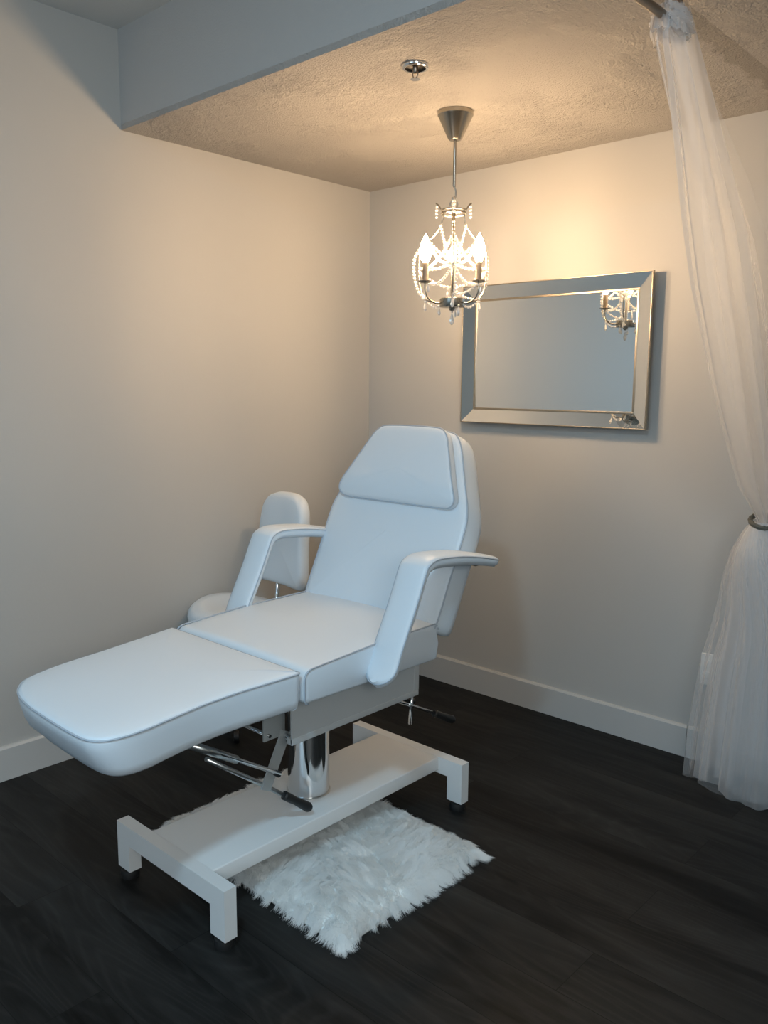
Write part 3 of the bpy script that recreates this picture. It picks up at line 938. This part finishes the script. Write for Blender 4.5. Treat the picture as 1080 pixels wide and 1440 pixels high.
# ------------------------------------------------------------------ curtain rod, curtain, tieback
XR = 1.952; ZR = 2.232
rod = thing('curtain_rod', 'dark metal curtain rod under the low ceiling at top right', 'curtain rod', (XR, -1.2, ZR))
obj('rod', Geo().tube([(XR, YS + .01, ZR), (XR, -.985, ZR)], .0105, 16), M_rod, rod, 40)
obj('end_bracket', Geo().tube([(XR, -.992, ZR), (XR, -.992, H - .002)], .006, 10).lathe([(.018, H - .006), (.018, H)], (XR, -.992, 0), 20), M_rod, rod, 40)
obj('end_bracket', Geo().tube([(XR, YS + .03, ZR), (XR, YS + .03, H - .002)], .006, 10).lathe([(.018, H - .006), (.018, H)], (XR, YS + .03, 0), 20), M_rod, rod, 40)

cur_ = thing('sheer_curtain', 'white sheer tulle curtain gathered at the rod and tied back at right', 'curtain', (XR, -.2, 0))
Lz = [(2.262, -1.085), (2.18, -1.098), (2.115, -1.067), (1.97, -1.013), (1.8155, -.960), (1.653, -.883), (1.478, -.767), (1.336, -.662), (1.232, -.562), (1.095, -.430), (1.02, -.31), (.956, -.218)]
Rz = [(2.262, -.985), (2.19, -.915), (2.088, -.8125), (1.97, -.690), (1.8166, -.530), (1.52, -.340), (1.22, -.17), (1.05, -.11), (.956, -.092)]
R2 = [(2.262, -.975), (2.19, -.86), (2.088, -.70), (1.97, -.50), (1.8166, -.30), (1.52, -.12), (1.22, -.06), (1.05, -.085), (.956, -.088)]

def panel(fl, fr, nw, amp, ph, xo, ztop=2.262, zbot=.950, nz=70, ns=90):
    rows = []
    for i in range(nz + 1):
        z = ztop + (zbot - ztop) * i / nz
        a, b = fl(z), fr(z)
        t = i / nz
        am = amp * (.35 + .65 * math.sin(PI * min(1, t * 1.15 + .05)) ** .7)
        row = []
        for j in range(ns + 1):
            s = j / ns
            y = a + (b - a) * s
            w = math.sin(2 * PI * (nw * s + .18 * math.sin(3 * t + ph)) + ph) + .22 * math.sin(2 * PI * nw * 2.3 * s + 2 * ph + 2 * t)
            x = XR + xo * (1 - .6 * t) + am * w
            row.append((x, min(y + .012 * math.cos(2 * PI * nw * s + ph), -.012), z))
        rows.append(row)
    return Geo().loft(rows, closed=False)

fL = lambda z: interp(Lz, z)
fR = lambda z: interp(Rz, z)
fR2 = lambda z: interp(R2, z)
mixf = lambda a: (lambda z: fL(z) + (fR2(z) - fL(z)) * a(z))
hemf = lambda z: .12 + .30 * smoothstep(2.2, 1.55, z) - .15 * smoothstep(1.4, 1.0, z)
obj('sheer_panel', panel(fL, fR, 2.6, .016, .4, .006), M_sheer, cur_)
obj('sheer_panel', panel(mixf(hemf), fR2, 2.8, .016, 1.7, -.014), M_sheer_thin, cur_)
obj('sheer_panel', panel(lambda z: fL(z) + .02, lambda z: fR(z) - .02, 1.9, .015, 3.0, .024), M_sheer, cur_)
# hem edge of the middle panel
pth = []
for i in range(60):
    z = 2.24 - 1.25 * i / 59
    pth.append((XR - .016 * (1 - .6 * i / 59), mixf(hemf)(z), z))
obj('hem', Geo().tube(pth, .0018, 6), M_sheer, cur_)

# gathered heading wrapped over the rod
rings = []
n = 72
for i in range(15):
    t = i / 14
    y = -1.085 + .115 * t
    ring = []
    for k in range(n):
        a = 2 * PI * k / n
        r = .023 + .010 * math.sin(PI * t) + .004 * math.sin(9 * a + 5 * t) + .003 * math.sin(23 * a + 11 * t) 
        zz = ZR + r * math.sin(a) * (1.0 if math.sin(a) > 0 else 1.35)
        ring.append((XR + r * 1.05 * math.cos(a), y + .008 * math.sin(5 * a + 3 * t), zz))
    rings.append(ring)
obj('gathered_heading', Geo().loft(rings, True, False, False), M_sheer_dense, cur_)
rings2 = []
for i in range(9):
    t = i / 8
    z = 2.238 - .040 * t
    ring = []
    for k in range(n):
        a = 2 * PI * k / n
        rr = 1 + .10 * math.sin(13 * a) + .06 * math.sin(29 * a + 2)
        ring.append((XR + (.026 + .010 * t) * rr * math.cos(a), -1.035 + (.052 + .012 * t) * rr * math.sin(a), z))
    rings2.append(ring)
obj('gathered_neck', Geo().loft(rings2, True, False, False), M_sheer, cur_)
# loose threads of tulle at the heading
for q in range(3):
    obj('tulle_tuft', Geo().loft([[(XR - .02 - .012 * q, -1.09 + .035 * q + .012 * math.sin(2 * j + q), 2.225 - .016 * i + .01 * math.cos(3 * j)) for j in range(6)] for i in range(3)], closed=False), M_sheer, cur_)

# lower skirt below the tie
def skirt(cx0, cy0, prof, hem, nwv, amp, ph, a0=0, a1=2 * PI, ztop=.958):
    rows = []
    nz, ns = 60, 200
    for i in range(nz + 1):
        t = i / nz
        row = []
        for j in range(ns + 1):
            a = a0 + (a1 - a0) * j / ns
            zb = hem(a)
            z = ztop + (zb - ztop) * t
            rx, ry = prof(z)
            wv = 1 + amp * min(1, t * 2.5) * (math.sin(nwv * a + ph + 1.2 * t) + .5 * math.sin(nwv * 2.2 * a + 2 * ph))
            k = smoothstep(.955, .55, z)
            x = 1.960 + (cx0 - 1.960) * k + rx * wv * math.cos(a)
            y = -.152 + (cy0 + .152) * k + ry * wv * math.sin(a)
            row.append((x, min(y, -.018), z))
        rows.append(row)
    return Geo().loft(rows, closed=False)

P1 = [(.96, .038), (.93, .062), (.85, .108), (.75, .150), (.616, .190), (.45, .226), (.3, .243), (.15, .256), (0, .262)]
P2 = [(.96, .066), (.93, .080), (.85, .110), (.75, .115), (.6, .115), (.3, .105), (0, .105)]
pf = lambda k: (lambda z: (interp(P1, z) * k, interp(P2, z) * min(1, k + .1)))
obj('sheer_panel', skirt(2.01, -.130, pf(1.0), lambda a: .006 + .010 * math.sin(7 * a), 11, .05, .3), M_sheer_thin, cur_)
obj('sheer_panel', skirt(2.03, -.135, pf(.90), lambda a: .010 + .015 * math.sin(5 * a + 1), 13, .07, 1.9), M_sheer, cur_)
obj('sheer_panel', skirt(2.06, -.130, pf(.86), lambda a: .16 + .012 * math.sin(6 * a), 9, .07, 4.0), M_sheer, cur_)
obj('sheer_panel', skirt(2.05, -.125, pf(.72), lambda a: .015 + .01 * math.sin(4 * a), 12, .09, 2.7), M_sheer, cur_)

tb = thing('curtain_tieback', 'dark braided tieback cinching the white sheer curtain', 'tieback', (1.955, -.15, .955))
g = Geo()
ring = []
for k in range(60):
    a = 2 * PI * k / 60
    ring.append((1.960 + .044 * math.cos(a), -.152 + .074 * math.sin(a), .955 + .006 * math.sin(a) - .012 * math.cos(a)))
g.tube(ring, .0065, 8, closed=True)
for i, off in enumerate((0, 1)):
    g.tube([(p[0] * 1 + .004 * math.cos(12 * k * 2 * PI / 60 + off * PI), p[1], p[2] + .006 * math.sin(12 * k * 2 * PI / 60 + off * PI)) for k, p in enumerate(ring)], .0045, 6, closed=True)
obj('braided_band', g, M_tie, tb)
obj('wall_hook', Geo().tube(catmull([(1.955, -.001, .965), (1.955, -.02, .965), (1.955, -.04, .955), (1.955, -.055, .958)], 5), .004, 8).lathe([(.012, 0), (.012, .005)], (1.955, 0, .965), 16, (0, -1, 0)), M_rod, tb, 40)

# ------------------------------------------------------------------ lights
def area(name, loc, rot, size, power, col, shape='RECTANGLE', sy=None):
    l = bpy.data.lights.new(name, 'AREA')
    l.shape = shape; l.size = size
    if sy: l.size_y = sy
    l.energy = power; l.color = col
    o = bpy.data.objects.new(name, l)
    COL.objects.link(o)
    o.location = loc; o.rotation_euler = rot
    return o

# flush ceiling lamp of the main room
area('room_ceiling_lamp', (2.32, -3.05, HM - .02), (0, 0, 0), .24, 34, (.46, .77, 1.0), 'DISK')
# daylight through the window behind the camera
area('daylight_and_fill', ((WX0 + WX1) / 2, Y1 - .10, (WZ0 + WZ1) / 2), (PI / 2, 0, 0), WX1 - WX0, 20, (.42, .72, 1.0), 'RECTANGLE', WZ1 - WZ0)
area('daylight_and_fill', (X1 + .10, (WY0 + WY1) / 2, 1.97), (PI / 2, 0, PI / 2), WY1 - WY0, 54, (.95, .98, .96), 'RECTANGLE', 1.0)  # added fill from the right, set in the made-up window opening
w = bpy.data.worlds.new('outdoor_sky')
scene.world = w
w.use_nodes = True
w.node_tree.nodes['Background'].inputs['Color'].default_value = (.6, .78, 1.0, 1)
w.node_tree.nodes['Background'].inputs['Strength'].default_value = .6

# ------------------------------------------------------------------ camera
f_px, yaw, pit, rol = 1180.834, .744653, .150715, .00692353
cam = bpy.data.cameras.new('camera')
cam.sensor_fit = 'AUTO'; cam.sensor_width = 36.0
cam.lens = f_px / 1440 * 36.0
cam.clip_start = .05
co = bpy.data.objects.new('camera', cam)
COL.objects.link(co)
fw = Vector((-math.sin(yaw) * math.cos(pit), math.cos(yaw) * math.cos(pit), -math.sin(pit)))
r = Vector((math.cos(yaw), math.sin(yaw), 0)); u = r.cross(fw)
c, s = math.cos(rol), math.sin(rol)
r2 = r * c + u * s; u2 = u * c - r * s
mw = Matrix((r2, u2, -fw)).transposed().to_4x4()
mw.translation = Vector((2.887488, -3.018403, 1.39535))
co.matrix_world = mw
scene.camera = co

vs = scene.view_settings
vs.view_transform = 'Standard'; vs.look = 'None'; vs.exposure = 0.0; vs.gamma = 1.0; vs.use_curve_mapping = False
scene.cycles.max_bounces = 14
scene.cycles.diffuse_bounces = 8
scene.cycles.glossy_bounces = 6
scene.cycles.transparent_max_bounces = 24
scene.cycles.caustics_reflective = True
